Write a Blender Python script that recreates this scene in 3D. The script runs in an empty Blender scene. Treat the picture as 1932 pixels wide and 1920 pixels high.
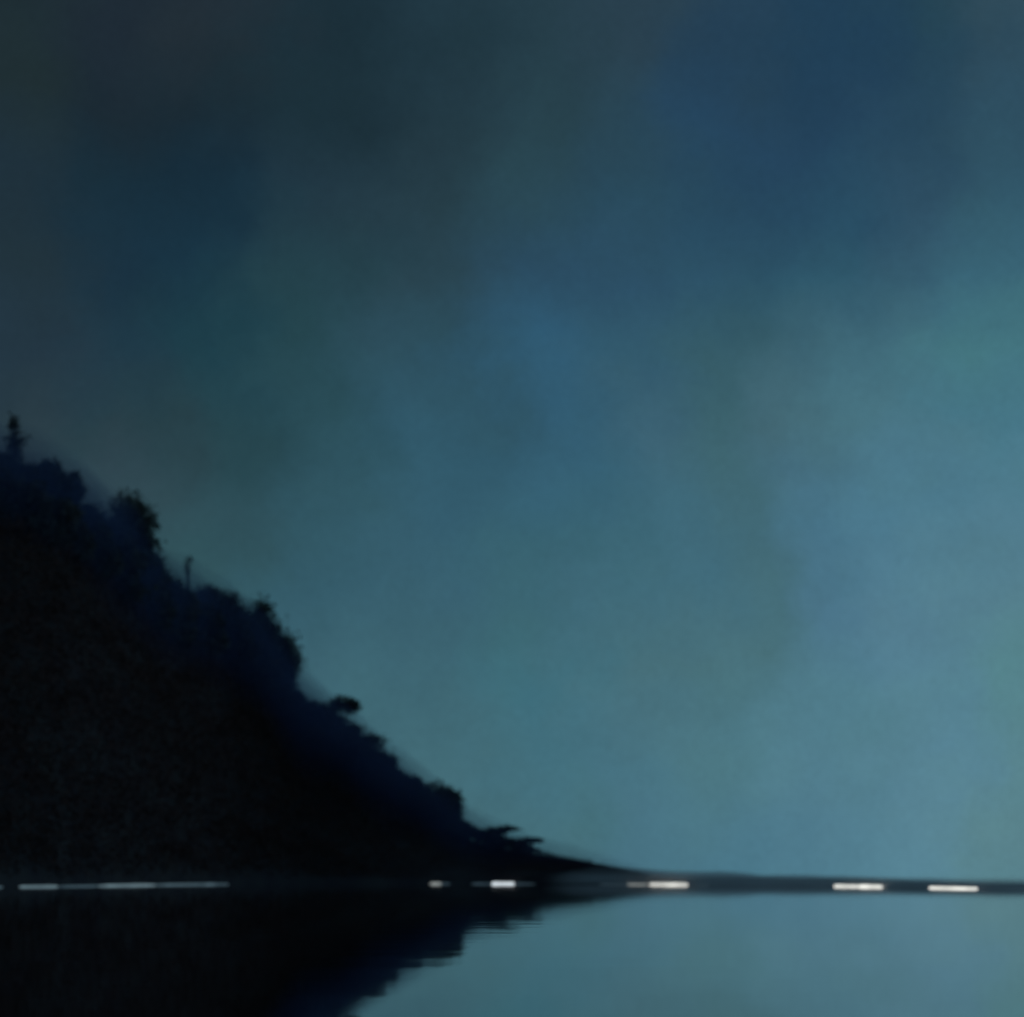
import bpy, math, random
import numpy as np
from mathutils import Vector, noise as mnoise

R = math.radians
sc = bpy.context.scene
COL = sc.collection

# ------------------------------------------------------------------ camera
LENS, SENSOR = 84.7, 36.0
F = 4545.0                      # focal length in picture units (the picture is 1932 x 1919 of them)
CX, HZ = 966.0, 1655.0          # centre column, row of the true horizon
EYE = 1.6                       # camera height over the far water, metres
cam_d = bpy.data.cameras.new('camera')
cam = bpy.data.objects.new('camera', cam_d); COL.objects.link(cam)
cam.location = (0, 0, EYE)
cam.rotation_euler = (R(90), 0, 0)
cam_d.lens = LENS; cam_d.sensor_width = SENSOR; cam_d.sensor_fit = 'HORIZONTAL'
cam_d.shift_x = 0.0
cam_d.shift_y = (HZ - 959.5) / 1932.0
cam_d.clip_start = 0.5; cam_d.clip_end = 30000
cam_d.dof.use_dof = True
cam_d.dof.focus_distance = 105.0
cam_d.dof.aperture_fstop = 0.26
sc.camera = cam

sc.cycles.volume_bounces = 2
# ------------------------------------------------------------------ view
sc.view_settings.view_transform = 'Standard'
sc.view_settings.look = 'None'
sc.view_settings.gamma = 1.0
sc.view_settings.exposure = 0.0
sc.view_settings.use_curve_mapping = False

def lin(c):
    v = c / 255.0
    return v / 12.92 if v <= 0.04045 else ((v + 0.055) / 1.055) ** 2.4
def rgb(r, g, b, a=1.0): return (lin(r), lin(g), lin(b), a)

# ------------------------------------------------------------------ dusk sky
world = bpy.data.worlds.new('World'); sc.world = world
world.use_nodes = True
nt = world.node_tree; N = nt.nodes; L = nt.links
N.clear()
out = N.new('ShaderNodeOutputWorld')
tc = N.new('ShaderNodeTexCoord')
def mth(op, a, b=None, c=None, clamp=False):
    n = N.new('ShaderNodeMath'); n.operation = op; n.use_clamp = clamp
    for i, v in enumerate((a, b, c)):
        if v is None: continue
        if isinstance(v, (int, float)): n.inputs[i].default_value = v
        else: L.new(v, n.inputs[i])
    return n.outputs[0]
def wnoise(scale, detail, rough, off, stretch=(1, 1, 1), four=None):
    mp = N.new('ShaderNodeMapping'); mp.inputs['Location'].default_value = off; mp.inputs['Scale'].default_value = stretch
    L.new(tc.outputs['Generated'], mp.inputs['Vector'])
    n = N.new('ShaderNodeTexNoise'); n.inputs['Scale'].default_value = scale
    n.inputs['Detail'].default_value = detail; n.inputs['Roughness'].default_value = rough
    L.new(mp.outputs[0], n.inputs['Vector'])
    return n
sep = N.new('ShaderNodeSeparateXYZ'); L.new(tc.outputs['Generated'], sep.inputs[0])
X, Y, Z = sep.outputs
hor = mth('SQRT', mth('ADD', mth('MULTIPLY', X, X), mth('MULTIPLY', Y, Y)))
hor = mth('MAXIMUM', hor, 1e-4)
n1 = wnoise(11.0, 6, 0.6, (3.1, 0.7, 1.9))
n2 = wnoise(11.0, 6, 0.6, (7.4, 5.2, 2.3))
s = mth('DIVIDE', X, hor)                                  # sine of the compass bearing
s = mth('ADD', s, mth('MULTIPLY', mth('SUBTRACT', n1.outputs[0], 0.5), 0.13))
el = mth('ARCTANGENT', mth('DIVIDE', Z, hor))              # height above the horizon, radians
el = mth('ADD', el, mth('MULTIPLY', mth('SUBTRACT', n2.outputs[0], 0.5), 0.09))
pos = mth('MULTIPLY_ADD', s, 0.5, 0.5)
def b2p(px): return 0.5 + 0.5 * math.sin(math.atan((px - CX) / F))
def p2e(py): return math.atan((HZ - py) / F)
# cloud-layer colours: rows by height above the horizon, stops by bearing
PX = [-2600, 60, 240, 420, 600, 800, 1000, 1200, 1380, 1550, 1720, 1880, 4200]
ROWS = [
    (1592, [(53,75,82),(57,82,91),(58,84,92),(60,90,98),(62,98,108),(65,105,115),(68,110,120),(70,113,130),(71,116,134),(78,123,141),(85,130,147),(87,130,141),(84,125,135)]),
    (1437, [(49,71,79),(54,78,88),(54,81,89),(56,88,96),(58,96,109),(62,104,116),(64,110,125),(68,113,129),(73,118,132),(78,123,139),(83,128,147),(83,128,138),(78,121,129)]),
    (1283, [(47,68,75),(52,74,84),(52,78,86),(52,84,91),(54,93,108),(59,100,113),(59,107,122),(68,109,121),(69,110,121),(77,122,138),(82,127,144),(82,129,139),(78,123,133)]),
    (1128, [(43,64,72),(47,71,81),(47,76,85),(47,82,90),(49,88,103),(54,94,110),(56,99,112),(62,105,121),(65,105,117),(72,114,136),(79,121,141),(82,125,141),(78,121,135)]),
    (974, [(43,60,69),(46,66,77),(44,70,79),(44,77,87),(46,84,98),(50,91,109),(53,96,111),(60,103,120),(62,102,115),(69,113,134),(74,120,141),(78,122,140),(78,121,133)]),
    (819, [(37,55,61),(40,59,69),(35,60,69),(35,67,76),(40,76,88),(46,86,104),(50,93,114),(58,96,113),(58,97,108),(64,101,114),(70,113,127),(68,116,133),(69,123,131)]),
    (665, [(28,46,57),(32,51,64),(28,55,69),(26,60,72),(34,67,76),(42,76,90),(44,86,111),(47,86,106),(51,89,102),(56,94,109),(63,106,121),(65,114,125),(63,112,120)]),
    (510, [(28,44,51),(30,48,58),(22,47,63),(20,48,64),(32,61,71),(39,66,78),(40,73,94),(42,78,101),(41,79,99),(44,85,104),(50,88,108),(54,97,115),(51,93,112)]),
    (355, [(26,42,51),(28,46,57),(21,44,57),(19,42,56),(30,52,64),(35,59,70),(39,69,82),(38,71,89),(35,69,92),(37,74,96),(43,76,97),(46,83,101),(44,79,97)]),
    (201, [(27,40,42),(29,44,49),(24,39,49),(23,39,49),(24,45,55),(32,54,65),(37,64,75),(38,67,83),(34,66,91),(32,63,87),(36,68,89),(43,75,93),(40,71,89)]),
    (46, [(25,40,42),(28,43,49),(27,39,50),(31,43,52),(24,44,54),(30,53,64),(35,59,70),(40,63,77),(34,62,83),(29,60,83),(34,65,82),(46,72,86),(48,70,81)]),
    (-1400, [(34,48,56), (35,50,58), (36,51,60), (37,52,62), (38,54,66), (39,57,70), (41,60,74), (42,62,78), (43,64,80), (44,66,82), (46,68,84), (48,70,86), (50,72,88)]),
    (-5200, [(50,72,88)] * 13),
]
acc = None; prev_e = None
for py, cols in ROWS:
    rp = N.new('ShaderNodeValToRGB'); rp.color_ramp.interpolation = 'EASE'
    els = rp.color_ramp.elements
    while len(els) > 1: els.remove(els[-1])
    for i, (px, c) in enumerate(zip(PX, cols)):
        e = els[0] if i == 0 else els.new(b2p(px))
        e.position = b2p(px); e.color = rgb(*c)
    L.new(pos, rp.inputs[0])
    e = p2e(py)
    if acc is None: acc = rp.outputs[0]
    else:
        mr = N.new('ShaderNodeMapRange'); mr.interpolation_type = 'LINEAR'; mr.clamp = True
        L.new(el, mr.inputs[0]); mr.inputs[1].default_value = prev_e; mr.inputs[2].default_value = e
        mx = N.new('ShaderNodeMix'); mx.data_type = 'RGBA'
        L.new(mr.outputs[0], mx.inputs[0]); L.new(acc, mx.inputs[6]); L.new(rp.outputs[0], mx.inputs[7])
        acc = mx.outputs[2]
    prev_e = e
# mottling of the cloud layer: soft violet / green drift and a little light and dark
nh = wnoise(22.0, 5, 0.6, (1.3, 9.1, 4.2))
mot = N.new('ShaderNodeValToRGB'); mot.color_ramp.interpolation = 'B_SPLINE'
e = mot.color_ramp.elements; e[0].position = 0.3; e[0].color = (0.97, 0.985, 1.04, 1); e[1].position = 0.7; e[1].color = (1.01, 1.015, 0.97, 1)
m = e.new(0.5); m.color = (1, 1, 1, 1)
L.new(nh.outputs[0], mot.inputs[0])
mul = N.new('ShaderNodeMix'); mul.data_type = 'RGBA'; mul.blend_type = 'MULTIPLY'; mul.inputs[0].default_value = 1.0
L.new(acc, mul.inputs[6]); L.new(mot.outputs[0], mul.inputs[7])
nv = wnoise(26.0, 6, 0.62, (5.5, 2.2, 8.8), (1, 1, 1.3))
gr = wnoise(640.0, 2, 0.5, (0.2, 0.4, 0.6))                 # fine film-like grain put over the sky's brightness
gain = mth('ADD', mth('MULTIPLY_ADD', nv.outputs[0], 0.26, 0.72), mth('MULTIPLY', gr.outputs[0], 0.30))
bg = N.new('ShaderNodeBackground'); L.new(mul.outputs[2], bg.inputs[0]); L.new(gain, bg.inputs[1])
sky = N.new('ShaderNodeTexSky'); sky.sky_type = 'NISHITA'; sky.sun_disc = False
SUN_EL, SUN_AZ = 4.0, 62.0                                   # a sun just above the horizon, off to the right, behind cloud
sky.sun_elevation = R(SUN_EL); sky.sun_rotation = R(SUN_AZ)
bg2 = N.new('ShaderNodeBackground'); L.new(sky.outputs[0], bg2.inputs[0]); bg2.inputs[1].default_value = 0.002
ad = N.new('ShaderNodeAddShader'); L.new(bg.outputs[0], ad.inputs[0]); L.new(bg2.outputs[0], ad.inputs[1])
L.new(ad.outputs[0], out.inputs[0])

# ------------------------------------------------------------------ sun lamp (faint and cool, added to light the crest's right side)
sd = bpy.data.lights.new('sun', 'SUN'); so = bpy.data.objects.new('sun', sd); COL.objects.link(so)
sd.energy = 0.05; sd.angle = R(20); sd.color = (0.75, 0.88, 1.0)
dv = Vector((math.sin(R(SUN_AZ)) * math.cos(R(SUN_EL + 18)), math.cos(R(SUN_AZ)) * math.cos(R(SUN_EL + 18)), math.sin(R(SUN_EL + 18))))
so.rotation_euler = (-dv).to_track_quat('-Z', 'Y').to_euler()

# ================================================================== helpers
def mat(name, base, rough=0.9, spec=0.1, var=None, scale=1.0, stretch=(1, 1, 1), bump=0.0, emit=None, estr=0.0, coat=None):
    m = bpy.data.materials.new(name); m.use_nodes = True
    t = m.node_tree; b = t.nodes['Principled BSDF']
    b.inputs['Base Color'].default_value = (*base, 1)
    b.inputs['Roughness'].default_value = rough
    b.inputs['Specular IOR Level'].default_value = spec
    if var or bump:
        c = t.nodes.new('ShaderNodeTexCoord'); mp = t.nodes.new('ShaderNodeMapping'); mp.inputs['Scale'].default_value = stretch
        g = t.nodes.new('ShaderNodeNewGeometry')
        t.links.new(g.outputs['Position'], mp.inputs[0])
        n = t.nodes.new('ShaderNodeTexNoise'); n.inputs['Scale'].default_value = scale; n.inputs['Detail'].default_value = 5
        t.links.new(mp.outputs[0], n.inputs['Vector'])
        if var:
            r = t.nodes.new('ShaderNodeValToRGB'); r.color_ramp.elements[0].position = 0.3; r.color_ramp.elements[1].position = 0.7
            r.color_ramp.elements[0].color = (*base, 1); r.color_ramp.elements[1].color = (*var, 1)
            t.links.new(n.outputs[0], r.inputs[0]); t.links.new(r.outputs[0], b.inputs['Base Color'])
        if bump:
            bp = t.nodes.new('ShaderNodeBump'); bp.inputs['Strength'].default_value = bump; bp.inputs['Distance'].default_value = 0.3
            t.links.new(n.outputs[0], bp.inputs['Height']); t.links.new(bp.outputs[0], b.inputs['Normal'])
    return m

def mesh_obj(name, verts, faces, m, parent=None, smooth=False):
    me = bpy.data.meshes.new(name)
    me.from_pydata([tuple(v) for v in verts], [], faces)
    me.materials.append(m)
    if smooth: me.polygons.foreach_set('use_smooth', [True] * len(me.polygons))
    me.update()
    o = bpy.data.objects.new(name, me); COL.objects.link(o)
    if parent: o.parent = parent
    return o

def np_mesh(name, verts, quads, m, parent=None, smooth=False):
    """verts (n,3) and quads (k,4) as arrays, for big meshes"""
    me = bpy.data.meshes.new(name)
    me.vertices.add(len(verts)); me.vertices.foreach_set('co', np.asarray(verts, np.float32).ravel())
    k = quads.shape[1]
    me.loops.add(quads.size); me.loops.foreach_set('vertex_index', quads.ravel().astype(np.int32))
    me.polygons.add(len(quads))
    me.polygons.foreach_set('loop_start', np.arange(len(quads), dtype=np.int32) * k)
    me.polygons.foreach_set('loop_total', np.full(len(quads), k, np.int32))
    if smooth: me.polygons.foreach_set('use_smooth', np.ones(len(quads), bool))
    me.materials.append(m)
    me.update(calc_edges=True); me.validate()
    o = bpy.data.objects.new(name, me); COL.objects.link(o)
    if parent: o.parent = parent
    return o

def interp(x, pts):
    return float(np.interp(x, [p[0] for p in pts], [p[1] for p in pts]))
def sinterp(x, pts):
    """smooth version"""
    return sum(interp(x + d, pts) * w for d, w in ((-32, .15), (-16, .2), (0, .3), (16, .2), (32, .15)))

# ------------------------------------------------------------------ materials
M_foliage = mat('dark_foliage', (0.050, 0.055, 0.058), 0.8, 0.2, (0.100, 0.095, 0.100), 0.06)
M_needle = mat('needle_foliage', (0.035, 0.055, 0.08), 0.8, 0.2, (0.06, 0.08, 0.1), 0.1)
M_wood_mass = mat('shaded_foliage', (0.10, 0.058, 0.054), 1.0, 0.0, (0.11, 0.062, 0.062), 0.03)
M_bark = mat('bark', (0.045, 0.035, 0.03), 0.95, 0.05, (0.08, 0.065, 0.055), 3.0, (1, 1, 0.2), 0.5)
M_hill = mat('wooded_hillside_soil', (0.060, 0.052, 0.066), 1.0, 0.0, (0.09, 0.085, 0.09), 0.12, (1, 1, 1), 0.6)
M_bank = mat('pale_sand', (0.62, 0.62, 0.62), 1.0, 0.0, (0.76, 0.74, 0.72), 0.05, (1, 1, 6), 0.3)
M_reed = mat('dry_reed', (0.26, 0.27, 0.28), 0.9, 0.05, (0.42, 0.42, 0.41), 0.05)
M_wood = mat('wet_timber', (0.03, 0.032, 0.034), 0.6, 0.3, (0.06, 0.058, 0.055), 2.0, (0.2, 1, 1), 0.3)

# ================================================================== water
# Water surface bent gently down towards the viewer, shaped to shorten the hill's reflection.
KW, D0 = 0.185, 600.0
def water_z(y):
    y = max(y, 12.0)
    return EYE - EYE * (D0 / min(y, D0)) ** KW
M_water = bpy.data.materials.new('lake_water'); M_water.use_nodes = True
t = M_water.node_tree; b = t.nodes['Principled BSDF']
b.inputs['Base Color'].default_value = (0.006, 0.010, 0.013, 1)
b.inputs['Roughness'].default_value = 0.03
b.inputs['IOR'].default_value = 1.45
b.inputs['Specular IOR Level'].default_value = 0.75
g = t.nodes.new('ShaderNodeNewGeometry')
def wave(scale, stretch, detail, dist, prev=None):
    mp = t.nodes.new('ShaderNodeMapping'); mp.inputs['Scale'].default_value = stretch; t.links.new(g.outputs['Position'], mp.inputs[0])
    n = t.nodes.new('ShaderNodeTexNoise'); n.inputs['Scale'].default_value = scale; n.inputs['Detail'].default_value = detail
    n.inputs['Distortion'].default_value = 0.6
    t.links.new(mp.outputs[0], n.inputs['Vector'])
    bp = t.nodes.new('ShaderNodeBump'); bp.inputs['Strength'].default_value = 1.0; bp.inputs['Distance'].default_value = dist
    t.links.new(n.outputs[0], bp.inputs['Height'])
    if prev: t.links.new(prev.outputs[0], bp.inputs['Normal'])
    return bp
w1 = wave(0.08, (0.7, 3.0, 1), 2, 0.0075)
w2 = wave(0.5, (0.6, 1.0, 1), 3, 0.0011, w1)
t.links.new(w2.outputs[0], b.inputs['Normal'])
gl = t.nodes.new('ShaderNodeBsdfGlossy'); gl.inputs['Color'].default_value = (0.98, 0.92, 0.92, 1); gl.inputs['Roughness'].default_value = 0.028   # extra mirror share, added to brighten the reflected sky
t.links.new(w2.outputs[0], gl.inputs['Normal'])
ms = t.nodes.new('ShaderNodeMixShader'); ms.inputs[0].default_value = 0.45
t.links.new(b.outputs[0], ms.inputs[1]); t.links.new(gl.outputs[0], ms.inputs[2])
t.links.new(ms.outputs[0], t.nodes['Material Output'].inputs['Surface'])
ys = np.concatenate([np.geomspace(12, 600, 260), np.geomspace(606, 9000, 40)])
ts = np.linspace(-1, 1, 61)
V = []
for y in ys:
    half = 60 + y * 0.9
    for a in ts: V.append((a * half, y, water_z(y)))
V = np.array(V); nx = len(ts)
idx = np.arange(len(V)).reshape(len(ys), nx)
Q = np.stack([idx[:-1, :-1], idx[:-1, 1:], idx[1:, 1:], idx[1:, :-1]], -1).reshape(-1, 4)
w_o = np_mesh('water', V, Q, M_water, smooth=True); w_o['kind'] = 'structure'

def shore_y(off):
    """distance of a waterline seen `off` picture units under the horizon"""
    return (EYE * D0 ** KW * F / off) ** (1 / (1 + KW))
SHORE = [(-900, 26), (-300, 22), (0, 19), (110, 18), (220, 16.4), (330, 14.8), (430, 13.7), (560, 13.1), (830, 13), (950, 13), (1180, 14), (1300, 15), (1620, 18), (1880, 23), (2300, 27), (2900, 30)]
def shore(px): return shore_y(sinterp(px, SHORE))

# ================================================================== hill
RIDGE = [(-900, 700), (-500, 800), (-200, 880), (0, 935), (60, 950), (100, 965), (150, 1000), (200, 1050), (260, 1110), (310, 1175),
         (400, 1200), (470, 1250), (530, 1315), (570, 1380), (640, 1420), (700, 1465), (760, 1505), (820, 1545), (870, 1580),
         (920, 1595), (1000, 1609), (1060, 1618), (1120, 1628), (1170, 1639), (1220, 1649), (1265, 1657), (1300, 1667)]
def ridge_point(px):
    y0 = shore(px); py = sinterp(px, RIDGE)
    k = max(HZ - py, -30) / F
    # depth grows with height
    y = y0
    for _ in range(6):
        z = EYE + k * y
        y = y0 + 4 + 0.85 * max(z, 0)
    return y, EYE + k * y
def hill_z(px, tt):
    yr, zr = ridge_point(px); y0 = shore(px)
    y = y0 + (yr - y0) * tt
    zw = water_z(y0)
    if tt <= 1: z = zw + (zr - zw) * (0.25 * math.sin(tt * math.pi / 2) + 0.75 * tt)
    else: z = zr - (tt - 1) * (zr - zw) * 0.8
    return y, z
V = []; pxs = np.arange(-900, 1311, 10); tts = [-0.15, 0.0, 0.04, 0.1] + list(np.linspace(0.2, 1, 14)) + [1.15, 1.4, 1.8, 2.4]
for px in pxs:
    for tt in tts:
        if tt < 0:
            y = shore(px) - 2; z = water_z(y) - 1.2
        else:
            y, z = hill_z(px, tt)
            if 0 < tt < 1.2:
                x = (px - CX) / F * y
                amp = min(1.2, 0.03 * max(z, 0)) * min(1, tt * 3)
                z += amp * (mnoise.noise(Vector((x * .08, y * .08, 0))) - 0.3) * (0.4 if tt > 0.9 else 1)
            if tt == 0.0: z -= 0.05
        V.append(((px - CX) / F * y, y, z))
V = np.array(V); ny = len(tts); idx = np.arange(len(V)).reshape(len(pxs), ny)
Q = np.stack([idx[:-1, :-1], idx[1:, :-1], idx[1:, 1:], idx[:-1, 1:]], -1).reshape(-1, 4)
h_o = np_mesh('hill', V, Q, M_hill, smooth=True); h_o['kind'] = 'structure'

# ================================================================== far bank (low spit across the right)
BANK_TOP = [(1130, 1654), (1260, 1656.5), (1400, 1657), (1620, 1661), (1880, 1670), (2300, 1673), (2900, 1676)]
V = []; pxs = np.arange(1130, 2901, 8); prof = [(-3, -0.8), (0, 0.0), (3.0, 0.3), (6.0, 0.75), (9, 1.0), (12, 0.9), (20, 0.3), (26, -0.8)]
for px in pxs:
    y0 = shore(px) + 0.5
    for dy, f in prof:
        y = y0 + dy + (0.5 * mnoise.noise(Vector((px * .02, dy, 0))) if dy >= 0 else 0)
        top = EYE - (sinterp(px, BANK_TOP) - HZ) / F * (y0 + 7)
        zw = water_z(y)
        z = zw + f * (top - zw) if f > 0 else zw + f
        if f > 0.5: z += 0.10 * mnoise.noise(Vector((px * .015, dy * .1, 3)))
        V.append(((px - CX) / F * y, y, z))
V = np.array(V); ny = len(prof); idx = np.arange(len(V)).reshape(len(pxs), ny)
Q = np.stack([idx[:-1, :-1], idx[1:, :-1], idx[1:, 1:], idx[:-1, 1:]], -1).reshape(-1, 4)
b_o = np_mesh('far_bank', V, Q, M_bank, smooth=True); b_o['kind'] = 'structure'

# reeds: uncountable short stems along the back of the spit
rng = np.random.default_rng(5)
n = 7000
px = rng.uniform(1080, 2850, n); vv = []; 
sh = np.array([shore(p) for p in np.arange(1080, 2860, 10)]); tp = np.array([sinterp(p, BANK_TOP) for p in np.arange(1080, 2860, 10)])
y0 = np.interp(px, np.arange(1080, 2860, 10), sh) + 0.5
dy = rng.uniform(7.5, 12, n); y = y0 + dy
top = EYE - (np.interp(px, np.arange(1080, 2860, 10), tp) - HZ) / F * (y0 + 7)
x = (px - CX) / F * y
dens = np.array([mnoise.noise(Vector((a * .12, 0.3, 0))) for a in x])
h = (0.10 + 0.28 * np.clip(dens + 0.35, 0, 1)) * rng.uniform(0.5, 1.2, n)
zb = top - 0.12
wd = rng.uniform(0.04, 0.10, n); ln = rng.normal(0, 0.25, n) * h; yj = rng.normal(0, .03, n)
P = np.stack([np.stack([x - wd, y, zb], -1), np.stack([x + wd, y + yj, zb], -1), np.stack([x + ln + .02, y + yj, zb + h + .1], -1), np.stack([x + ln - .02, y, zb + h + .1], -1)], 1).reshape(-1, 3)
r_o = np_mesh('reeds', P, np.arange(len(P)).reshape(-1, 4), M_reed); r_o['kind'] = 'stuff'

# ================================================================== trees
def leaf_quads(centers, size, rg, flat=0.0):
    """leaf-clump quads, random directions; returns verts"""
    n = len(centers)
    a = rg.normal(size=(n, 3)); a /= np.linalg.norm(a, axis=1, keepdims=True)
    c = rg.normal(size=(n, 3)); c -= (c * a).sum(1, keepdims=True) * a; c /= np.linalg.norm(c, axis=1, keepdims=True)
    s1 = size * rg.uniform(0.5, 1.25, (n, 1)); s2 = s1 * rg.uniform(0.45, 0.8, (n, 1))
    return np.stack([centers - a * s1, centers - c * s2 + a * s1 * 0.15, centers + a * s1, centers + c * s2 - a * s1 * .1], 1).reshape(-1, 3)

def blob_points(blobs, n, rg, fuzz=0.18):
    vol = np.array([bx[3] * bx[4] * bx[4] for bx in blobs]) ** 0.8; vol /= vol.sum()
    pts = []
    for bl, f in zip(blobs, vol):
        k = max(8, int(n * f))
        d = rg.normal(size=(k, 3)); d /= np.linalg.norm(d, axis=1, keepdims=True)
        r = rg.uniform(0, 1, (k, 1)) ** 0.42 * (1 + rg.normal(0, fuzz, (k, 1)))
        # lumpy outline
        lump = np.array([[1 + 0.30 * mnoise.noise(Vector(v * 2.3) + Vector((bl[0], bl[1] * 3, bl[2])))] for v in d])
        pts.append(np.array(bl[:3]) + d * r * lump * np.array([bl[3], bl[3], bl[4]]))
    return np.concatenate(pts)

def tube(path, radii, sides=7):
    V, Fc = [], []
    for i, (p, r) in enumerate(zip(path, radii)):
        p = Vector(p); d = (Vector(path[min(i + 1, len(path) - 1)]) - Vector(path[max(i - 1, 0)])).normalized()
        u = d.orthogonal().normalized(); w = d.cross(u)
        for k in range(sides):
            a = 2 * math.pi * k / sides; V.append(p + (u * math.cos(a) + w * math.sin(a)) * r)
    for i in range(len(path) - 1):
        for k in range(sides):
            k2 = (k + 1) % sides
            Fc.append((i * sides + k, i * sides + k2, (i + 1) * sides + k2, (i + 1) * sides + k))
    return V, Fc

def make_tree(name, height, blobs, leaves, size, seed, label, category='tree', m=None, trunk_top=0.8, lean=0.0, fuzz=0.18, group=None, girth=1.0):
    """blobs in units of the height: (x, y, z, horizontal radius, vertical radius)"""
    rg = np.random.default_rng(seed); rd = random.Random(seed)
    root = bpy.data.objects.new(name, None); COL.objects.link(root); root.empty_display_size = 1
    root['label'] = label; root['category'] = category
    if group: root['group'] = group
    H = height
    B = [tuple(v * H for v in bl) for bl in blobs]
    path = [(0, 0, -1.0)] + [(lean * H * (q ** 1.5) + rd.uniform(-.012, .012) * H, rd.uniform(-.01, .01) * H, q * trunk_top * H) for q in (0.0, .2, .4, .6, .8, 1.0)]
    r0 = (0.022 * H + 0.04) * girth
    rad = [r0 * 1.3, r0, r0 * .85, r0 * .7, r0 * .5, r0 * .32, r0 * .12]
    V, Fc = tube(path, rad)
    mesh_obj('trunk', V, Fc, M_bark, root, True)
    # limbs reach into the lobes of the crown
    V, Fc = [], []
    for bl in B:
        j = rd.randint(2, 4); p0 = Vector(path[j]); p2 = Vector(bl[:3]) + Vector((0, 0, bl[4] * .4))
        p1 = p0.lerp(p2, .5) + Vector((0, 0, -0.04 * H))
        v, f = tube([p0, p1, p2], [r0 * .38, r0 * .25, r0 * .07], 5)
        Fc += [tuple(i + len(V) for i in q) for q in f]; V += v
        for _ in range(3):
            dd = Vector([rd.gauss(0, 1) for _ in range(3)]).normalized()
            p3 = Vector(bl[:3]) + Vector((dd.x * bl[3], dd.y * bl[3], abs(dd.z) * bl[4])) * 0.95
            v, f = tube([p1, p1.lerp(p3, .6), p3], [r0 * .2, r0 * .12, r0 * .04], 4)
            Fc += [tuple(i + len(V) for i in q) for q in f]; V += v
    lb = mesh_obj('limbs', V, Fc, M_bark, root, True); lb['kind'] = 'stuff'
    C = blob_points(B, leaves, rg, fuzz)
    P = leaf_quads(C, size, rg)
    np_mesh('crown', P, np.arange(len(P)).reshape(-1, 4), m or M_foliage, root)
    return root

def copy_tree(root, label=None, group=None):
    c = root.copy(); COL.objects.link(c)
    if label: c['label'] = label
    if group: c['group'] = group
    for ch in root.children:
        d = ch.copy(); COL.objects.link(d); d.parent = c
    return c

def ground_at(px, tt=1.0):
    y, z = hill_z(px, tt)
    return (px - CX) / F * y, y, z
def unit(px):  # metres per picture unit at the ridge
    return ridge_point(px)[0] / F
def put(root, px, tt=1.0, sink=0.3, rz=0.0, s=1.0):
    x, y, z = ground_at(px, tt)
    root.location = (x, y, z - sink); root.rotation_euler = (0, 0, rz); root.scale = (s, s, s)

# --- the trees one can tell apart on the skyline: (column, top row, build)
def h_for(px, top, tt=1.0):
    x, y, z = ground_at(px, tt)
    return (EYE + (HZ - top) / F * y) - z + 0.3

def feature(name, px, top, blobs, leaves, size, seed, label, m=None, **kw):
    H = h_for(px, top)
    r = make_tree(name, H, blobs, leaves, size, seed, label, m=m, **kw)
    put(r, px)
    return r
feature('slender_tree', 26, 782, [(0, 0, .88, .07, .12), (.02, 0, .66, .11, .16), (-.03, 0, .42, .15, .18), (0, 0, .22, .16, .14)], 1500, 0.42, 11,
        'tall slender tree with ragged narrow crown, highest on the hill', fuzz=.3)
feature('broadleaf_tree', 92, 862, [(0, 0, .72, .26, .22), (-.2, 0, .55, .22, .2), (.2, .05, .52, .22, .2), (0, 0, .3, .3, .2)], 3400, 0.5, 12,
        'broad flat-topped tree just right of the slender hilltop tree')
feature('broadleaf_tree', 138, 884, [(.02, 0, .86, .09, .12), (.06, 0, .62, .13, .2), (-.05, 0, .4, .16, .2)], 1500, 0.42, 13,
        'thin see-through upright tree on the shoulder below the hilltop', fuzz=.3)
feature('round_crowned_tree', 243, 926, [(0, 0, .76, .25, .22), (.17, 0, .66, .17, .15), (-.19, 0, .56, .18, .16), (.05, 0, .46, .2, .16)], 3600, 0.45, 14,
        'large round crowned tree standing out above the upper slope')
feature('broadleaf_tree', 288, 1040, [(0, 0, .74, .24, .24), (.1, 0, .5, .26, .22), (-.15, 0, .4, .28, .2)], 2400, 0.45, 15,
        'bushy tree tucked under the right side of the large round crowned tree')
# lone bare stem with a tuft at its tip
feature('bare_topped_tree', 356, 1050, [(0, 0, .95, .065, .06), (-.03, 0, .9, .05, .02), (.01, 0, .3, .14, .14), (-.12, 0, .2, .16, .12)], 700, 0.3, 16,
        'bare straight stem with a small tuft at its tip rising from the slope', trunk_top=.97, fuzz=.1, girth=2.0)
feature('spreading_tree', 325, 1088, [(0, 0, .74, .3, .24), (.3, 0, .5, .26, .22), (-.25, 0, .5, .28, .22)], 2400, 0.45, 17,
        'low rounded tree at the left foot of the bare straight stem')
feature('spreading_tree', 408, 1100, [(-.12, 0, .78, .3, .2), (.22, 0, .66, .24, .2), (0, 0, .4, .4, .24)], 2800, 0.45, 18,
        'domed tree to the right of the bare straight stem')
feature('broadleaf_tree', 487, 1128, [(.04, 0, .8, .2, .2), (-.12, 0, .6, .2, .18), (.14, 0, .56, .2, .22), (0, 0, .34, .3, .2)], 3000, 0.5, 19,
        'feathery topped tree half way down the skyline between two domed trees', fuzz=.26)
feature('broadleaf_tree', 532, 1190, [(.04, 0, .78, .2, .2), (.1, 0, .52, .2, .24), (-.14, 0, .5, .2, .2)], 2800, 0.5, 20,
        'steep sided tree above the sharp drop in the middle of the skyline')
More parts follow.
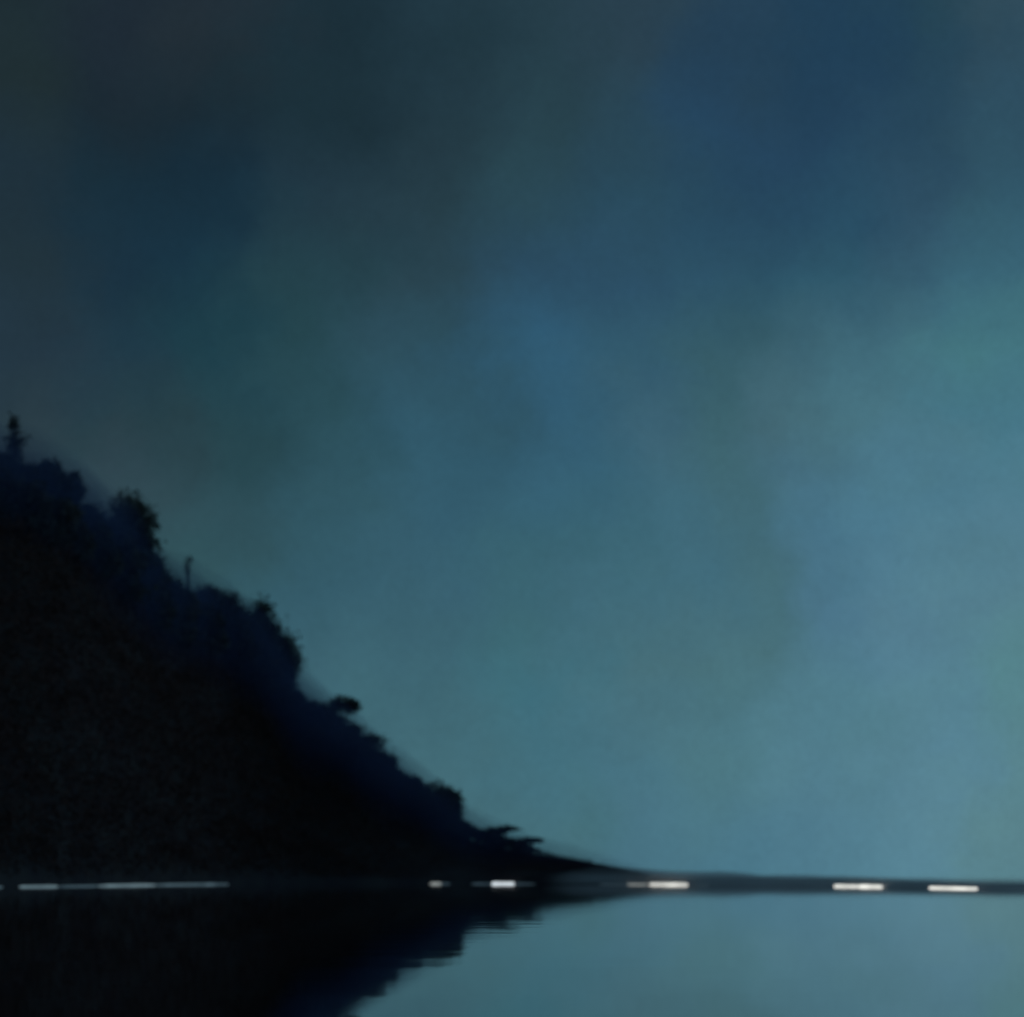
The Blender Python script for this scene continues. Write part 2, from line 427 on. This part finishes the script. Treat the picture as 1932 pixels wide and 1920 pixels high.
feature('leaning_tree', 628, 1312, [(.16, 0, .84, .26, .13), (.34, 0, .80, .18, .15), (-.12, 0, .66, .24, .16), (0, 0, .36, .3, .2)], 2600, 0.5, 21,
        'tree leaning right with its crown reaching out over open sky', lean=.25)
feature('rounded_tree', 828, 1472, [(-.04, 0, .72, .36, .24), (.3, 0, .54, .28, .26), (-.38, 0, .5, .3, .24), (.1, 0, .3, .5, .26)], 3600, 0.42, 22,
        'rounded tree making a distinct hump low on the skyline')
feature('windswept_shrub', 940, 1556, [(-.2, 0, .7, .5, .2), (.4, 0, .84, .5, .12), (0, 0, .3, .6, .24)], 1500, 0.45, 23,
        'flat windswept shrub pointing right above the second short light', category='shrub')
feature('windswept_shrub', 985, 1580, [(-.3, 0, .6, .7, .28), (.5, 0, .80, .6, .2), (1.0, 0, .80, .5, .15), (0, 0, .3, .8, .24)], 1800, 0.4, 24,
        'low shrub with one long branch reaching right near the headland end', category='shrub', lean=.4)

# --- other skyline trees: shared shapes, each its own thing
protos = []
def proto(blobs, leaves, size, seed, m=None, fuzz=.2):
    r = make_tree('hillside_tree', 10.0, blobs, leaves, size, seed, 'dark leafy tree packed among its neighbours on the wooded slope', m=m, fuzz=fuzz, group='dark trees packed along the hill')
    protos.append(r)
proto([(0, 0, .74, .24, .22), (.18, .05, .56, .2, .18), (-.18, 0, .52, .22, .2), (0, 0, .32, .3, .18)], 1900, .42, 31)
proto([(0, 0, .82, .16, .18), (.08, 0, .6, .22, .2), (-.12, 0, .44, .24, .2), (.1, 0, .26, .26, .16)], 1800, .42, 32)
proto([(0.08, 0, .78, .2, .18), (-.16, 0, .68, .18, .16), (.2, 0, .5, .2, .2), (-.1, 0, .36, .28, .2)], 1900, .42, 33, fuzz=.26)
proto([(0, 0, .90, .05, .10), (0, 0, .72, .11, .14), (0, 0, .5, .17, .16), (0, 0, .28, .23, .16)], 1500, .38, 34, M_needle)
proto([(-.1, 0, .72, .3, .2), (.22, 0, .62, .26, .2), (0, 0, .36, .38, .24)], 1900, .42, 35)
TOPS = [(-900, 600), (-500, 710), (-200, 790), (0, 850), (60, 868), (110, 880), (160, 965), (205, 950), (285, 1030), (310, 1100), (350, 1100), (420, 1115), (455, 1150),
        (505, 1170), (555, 1265), (570, 1320), (640, 1345), (700, 1380), (715, 1405), (760, 1445), (790, 1475), (865, 1535), (890, 1560),
        (940, 1575), (1000, 1597), (1060, 1612), (1120, 1624), (1170, 1638), (1260, 1655)]
rd = random.Random(77)
used = [False] * len(protos)
def place(px, tt, H):
    k = rd.randrange(len(protos))
    if H < 5 and k == 3: k = 0
    r = protos[k] if not used[k] else copy_tree(protos[k])
    used[k] = True
    sec = [(60, 'highest left end of hill', 'trees at the top of the hill'), (330, 'upper slope left of bare stem', 'trees on the upper slope'),
           (600, 'slope between bare stem and leaning tree', 'trees on the middle slope'), (850, 'slope between leaning tree and rounded hump', 'trees on the lower slope'),
           (9999, 'low headland right of the rounded hump', 'bushes on the low headland')]
    _, where, grp = [q for q in sec if px < q[0]][0]
    kind = 'bush' if px >= 850 else 'tree'
    r['label'] = ('dark skyline %s, %s' if tt > .99 else 'misted %s just under the skyline, %s') % (kind, where)
    r['category'] = kind if kind == 'tree' else 'bush'
    r['group'] = ('skyline ' if tt > .99 else 'second rank ') + grp
    put(r, px, tt, 0.25, rd.uniform(0, 6.28), H / 10.0)
    r.scale.x *= rd.uniform(.9, 1.25); r.scale.y = r.scale.x
px = -120.0
while px < 1215:
    top = sinterp(px, TOPS) + rd.uniform(-6, 14) * (1 if px < 850 else .35)
    H = h_for(px, top)
    H = max(H, 0.9 if px < 1100 else 0.55)
    if not (332 < px < 378 and H > 8): place(px, 1.0, H)
    px += max(9, H / unit(px) * rd.uniform(.20, .34))
# second and third rows just below the skyline
for tt, drop in ((0.93, 8), (0.84, 16)):
    px = -110.0
    while px < 1000:
        x, y, z = ground_at(px, tt)
        top = sinterp(px, TOPS) + drop + rd.uniform(6, 40) * (1 if px < 850 else .4)
        H = max((EYE + (HZ - top) / F * y) - z, 2.0); H = min(H, 20)
        place(px, tt, H)
        px += max(16, H / (y / F) * rd.uniform(.34, .5))

# --- the rest of the wood, one dark mass down to the water
rg = np.random.default_rng(3)
C = []
n = 150000
pxs = rg.uniform(-420, 1230, n); tt = rg.uniform(0.0, 0.97, n)
gx = np.arange(-430, 1250, 10)
RY = np.array([ridge_point(p) for p in gx]); SY = np.array([shore(p) for p in gx])
yr = np.interp(pxs, gx, RY[:, 0]); zr = np.interp(pxs, gx, RY[:, 1]); y0 = np.interp(pxs, gx, SY)
y = y0 + 1.0 + (yr - y0 - 1.0) * tt; zw = np.array([water_z(q) for q in y0])
z = zw + (zr - zw) * (0.25 * np.sin(tt * math.pi / 2) + 0.75 * tt)
lump = np.array([mnoise.noise(Vector((a * .011, b_ * 7, 0))) + .5 * mnoise.noise(Vector((a * .03, b_ * 18, 4))) for a, b_ in zip(pxs, tt)])
ch = np.clip((zr - zw) * 0.13, 0.3, 6.5) * (0.75 + 0.7 * lump)
C = np.stack([(pxs - CX) / F * y, y, z + np.clip(ch, .15, None) * rg.uniform(0, 1, n) ** .6], -1)
sz = np.clip((zr - zw) * 0.009, .10, .42)
P = leaf_quads(C, sz[:, None], rg)
wd_o = np_mesh('woodland', P, np.arange(len(P)).reshape(-1, 4), M_wood_mass); wd_o['kind'] = 'stuff'

# ================================================================== lights along the shore
def light_mat(name, col, strength, streak, seed):
    m = bpy.data.materials.new(name); m.use_nodes = True
    t = m.node_tree; b = t.nodes['Principled BSDF']
    b.inputs['Base Color'].default_value = (0.6, 0.6, 0.6, 1); b.inputs['Roughness'].default_value = .5
    b.inputs['Emission Color'].default_value = col
    c = t.nodes.new('ShaderNodeTexCoord'); mp = t.nodes.new('ShaderNodeMapping'); mp.inputs['Scale'].default_value = (1, .2, .2); mp.inputs['Location'].default_value = (seed * 3.7, 0, 0)
    t.links.new(c.outputs['Object'], mp.inputs[0])
    n = t.nodes.new('ShaderNodeTexNoise'); n.inputs['Scale'].default_value = 0.35; n.inputs['Detail'].default_value = 3
    t.links.new(mp.outputs[0], n.inputs['Vector'])
    r = t.nodes.new('ShaderNodeMapRange'); r.inputs[1].default_value = .35; r.inputs[2].default_value = .65
    r.inputs[3].default_value = strength * (1 - streak); r.inputs[4].default_value = strength
    t.links.new(n.outputs[0], r.inputs[0]); t.links.new(r.outputs[0], b.inputs['Emission Strength'])
    return m

def shore_light(px0, px1, half, parts, label):
    """a low run of lighting that follows the waterline; parts = (px0, px1, relative thickness, material, name, end tapers)"""
    pc = (px0 + px1) / 2
    def at(px): 
        y = shore(px) - 1.2
        return (px - CX) / F * y, y, water_z(y), y / F
    ox, oy, oz, _ = at(pc)
    root = bpy.data.objects.new('shore_light', None); COL.objects.link(root)
    root.location = (ox, oy, oz); root['label'] = label; root['category'] = 'shore light'; root['group'] = 'pale lights along the waterline'
    sides = 12
    for a, b_, rel, m, nm, tp in parts:
        Lh = b_ - a; e0 = min(half * 1.2 * tp[0], Lh * .49); e1 = min(half * 1.2 * tp[1], Lh * .49)
        q = list(a + e0 * (1 - np.cos(np.linspace(0.12, math.pi / 2, 7)))) + list(np.linspace(a + e0, b_ - e1, 16))[1:-1] + list(b_ - e1 * (1 - np.cos(np.linspace(math.pi / 2, 0.12, 7))))
        V, Fc = [], []
        for p in q:
            k = 1.0
            if p < a + e0: k = math.sqrt(max(0, 1 - ((a + e0 - p) / e0) ** 2))
            if p > b_ - e1: k = min(k, math.sqrt(max(0, 1 - ((p - b_ + e1) / e1) ** 2)))
            x, y, z, u = at(p)
            r = half * rel * u * k * (1 + 0.16 * mnoise.noise(Vector((p * .05, half, 0))))
            for j in range(sides):
                an = 2 * math.pi * j / sides
                V.append((x - ox, y - oy + math.cos(an) * .35 * k, z - oz + math.sin(an) * r))
        n = len(q)
        for i in range(n - 1):
            for j in range(sides):
                j2 = (j + 1) % sides
                Fc.append((i * sides + j, (i + 1) * sides + j, (i + 1) * sides + j2, i * sides + j2))
        Fc.append(tuple(range(sides))); Fc.append(tuple(range((n - 1) * sides, n * sides))[::-1])
        mesh_obj(nm, V, Fc, m, root, True)
    # dark timber float that carries the lamp bar, just behind it
    V, Fc = [], []
    for i, p in enumerate(np.linspace(px0, px1, 8)):
        x, y, z, u = at(p); x -= ox; y -= oy; z -= oz
        V += [(x, y + .45, z - .2), (x, y + 1.1, z - .2), (x, y + 1.1, z + .10), (x, y + .45, z + .10)]
        if i: Fc += [tuple(4 * (i - 1) + k for k in (0, 1)) + (4 * i + 1, 4 * i), tuple(4 * (i - 1) + k for k in (1, 2)) + (4 * i + 2, 4 * i + 1), tuple(4 * (i - 1) + k for k in (2, 3)) + (4 * i + 3, 4 * i + 2), (4 * (i - 1) + 3, 4 * (i - 1), 4 * i, 4 * i + 3)]
    Fc += [(0, 3, 2, 1), (28, 29, 30, 31)]
    mesh_obj('float', V, Fc, M_wood, root)
    return root
warm = light_mat('warm_white_lamp', rgb(246, 247, 238), 1.25, 0.38, 1)
cool = light_mat('cool_white_lamp', rgb(228, 240, 246), 1.2, 0.35, 2)
soft = light_mat('soft_white_lamp', rgb(225, 232, 226), 0.42, 0.35, 3)
dimm = light_mat('dim_blue_lamp', rgb(145, 180, 195), 0.22, 0.75, 4)
dimb = light_mat('grey_blue_lamp', rgb(160, 190, 200), 0.34, 0.45, 5)
fain = light_mat('faint_light_smear', rgb(120, 150, 165), 0.14, 0.6, 6)  # dim glowing tails that stand in for smears of light beside the bars
shore_light(36, 110, 3, [(36, 110, .95, dimb, 'lamp_bar', (3, 2))], 'dim grey bar of light at the waterline, furthest left under the hill')
shore_light(180, 432, 3, [(180, 300, .95, dimb, 'lamp_bar', (9, 9)), (108, 192, .7, fain, 'faint_bar', (6, 6)), (285, 432, .85, dimm, 'lamp_bar', (12, 6))],
            'longest streak of light, dim blue, under the tallest part of the hill')
shore_light(810, 842, 3.2, [(811, 834, .9, soft, 'lamp_bar', (1.2, 1.2)), (826, 850, .6, fain, 'faint_bar', (3, 3))], 'shortest light on the shore, a soft white dash below the wood')
shore_light(927, 972, 3.5, [(927, 971, 1, cool, 'lamp_bar', (1.2, .9)), (962, 1010, .6, fain, 'faint_bar', (3, 6)), (888, 934, .6, fain, 'faint_bar', (6, 3))],
            'bright bluish white dash, second light left of the headland tip')
shore_light(1180, 1222, 3.2, [(1182, 1221, .8, soft, 'lamp_bar', (2, 1)), (1130, 1188, .5, fain, 'faint_bar', (6, 3))], 'dimmer short light touching the left end of a warm bright bar')
shore_light(1224, 1300, 3.5, [(1225, 1298, 1, warm, 'lamp_bar', (.8, .6)), (1292, 1340, .5, fain, 'faint_bar', (3, 6))], 'warm white bar of light at the tip of the headland')
shore_light(1572, 1664, 3.5, [(1573, 1619, 1, warm, 'lamp_bar', (.9, 2.2)), (1617, 1665, 1, warm, 'lamp_bar', (2.2, .9)), ], 'pair of warm white bars end to end on the low spit')
shore_light(1752, 1844, 3.2, [(1752, 1844, .95, warm, 'lamp_bar', (1.5, .5))], 'even pale bar of light furthest right on the low spit')

# ================================================================== mist hanging in the treetops along the ridge
M_mist = bpy.data.materials.new('blue_mist'); M_mist.use_nodes = True
t = M_mist.node_tree; t.nodes.clear()
o_ = t.nodes.new('ShaderNodeOutputMaterial'); v_ = t.nodes.new('ShaderNodeVolumePrincipled')
v_.inputs['Color'].default_value = (0.14, 0.21, 0.45, 1); v_.inputs['Density'].default_value = 0.013; v_.inputs['Anisotropy'].default_value = 0.0
t.links.new(v_.outputs[0], o_.inputs['Volume'])
def mist_bank(pa, pb, step, thick, depth, rise, back, material, end_len, seed=0.0):
    """a closed, soft-ended bank of mist following the ground; thick = half height in metres by column"""
    V, Fc = [], []; qs = list(range(pa, pb + 1, step)); n = 18
    for p in qs:
        x, y, z = back(p); T = sinterp(p, thick)
        e = min(1, (p - pa) / end_len + .02, (pb - p) / end_len + .02) ** .5
        for k in range(n):
            a = 2 * math.pi * k / n
            wob = 1 + 0.30 * mnoise.noise(Vector((p * .014 + seed, math.sin(a) * 1.3, math.cos(a) + seed)))
            yy = y + math.cos(a) * T * depth * wob * e; V.append((x * yy / y, yy, max(z + T * rise + math.sin(a) * T * wob * e, water_z(y) + .12)))
    for i in range(len(qs) - 1):
        for k in range(n):
            k2 = (k + 1) % n; Fc.append((i * n + k, (i + 1) * n + k, (i + 1) * n + k2, i * n + k2))
    Fc.append(tuple(range(n))); Fc.append(tuple(range((len(qs) - 1) * n, len(qs) * n))[::-1])
    o = mesh_obj('mist', V, Fc, material, None, True); o['kind'] = 'stuff'
    bm = bmesh.new(); bm.from_mesh(o.data); bmesh.ops.recalc_face_normals(bm, faces=bm.faces); bm.to_mesh(o.data); bm.free()
    return o
import bmesh
def ridge_anchor(p):
    x, y, z = ground_at(p, 1.0); yy = y - sinterp(p, THICK) * .55; return x * yy / y, yy, z
THICK = [(-500, 11), (0, 10.5), (120, 11), (250, 13.5), (420, 12), (560, 13), (640, 11), (850, 8), (1000, 4), (1150, 2.2), (1300, 1.4)]
for k_, (sc_, rs_) in enumerate(((0.4, 0.12), (0.62, 0.16), (0.82, 0.18), (1.02, 0.14), (1.25, 0.0))):
    mist_bank(-500, 1300, 15, [(p, T * sc_) for p, T in THICK], 1.25, rs_ / sc_, ridge_anchor, M_mist, 160, k_ * 5.3)
M_mist2 = M_mist.copy(); M_mist2.name = 'grey_water_mist'  # low mist added to lighten the dark spit and headland tip
v2 = [q for q in M_mist2.node_tree.nodes if q.type == 'PRINCIPLED_VOLUME'][0]
v2.inputs['Color'].default_value = (0.94, 0.96, 0.97, 1); v2.inputs['Density'].default_value = 0.07
def spit_anchor(p):
    y = shore(p) + 9.5; return (p - CX) / F * y, y, water_z(y)
for f_ in (0.7, 1.0, 1.35): mist_bank(960, 2600, 40, [(960, 1.2), (1100, 2.4), (1250, 1.8), (1500, 1.2), (1900, .8), (2600, .6)] if f_ == 1 else [(960, 1.2 * f_), (1100, 2.4 * f_), (1250, 1.8 * f_), (1500, 1.2 * f_), (1900, .8 * f_), (2600, .6 * f_)], 9.0 / f_, 0.35, spit_anchor, M_mist2, 200, f_)

shore_light(-70, 6, 3, [(-70, 6, .8, dimm, 'lamp_bar', (6, 3))], 'faint sliver of light cut off at the left edge of the view')
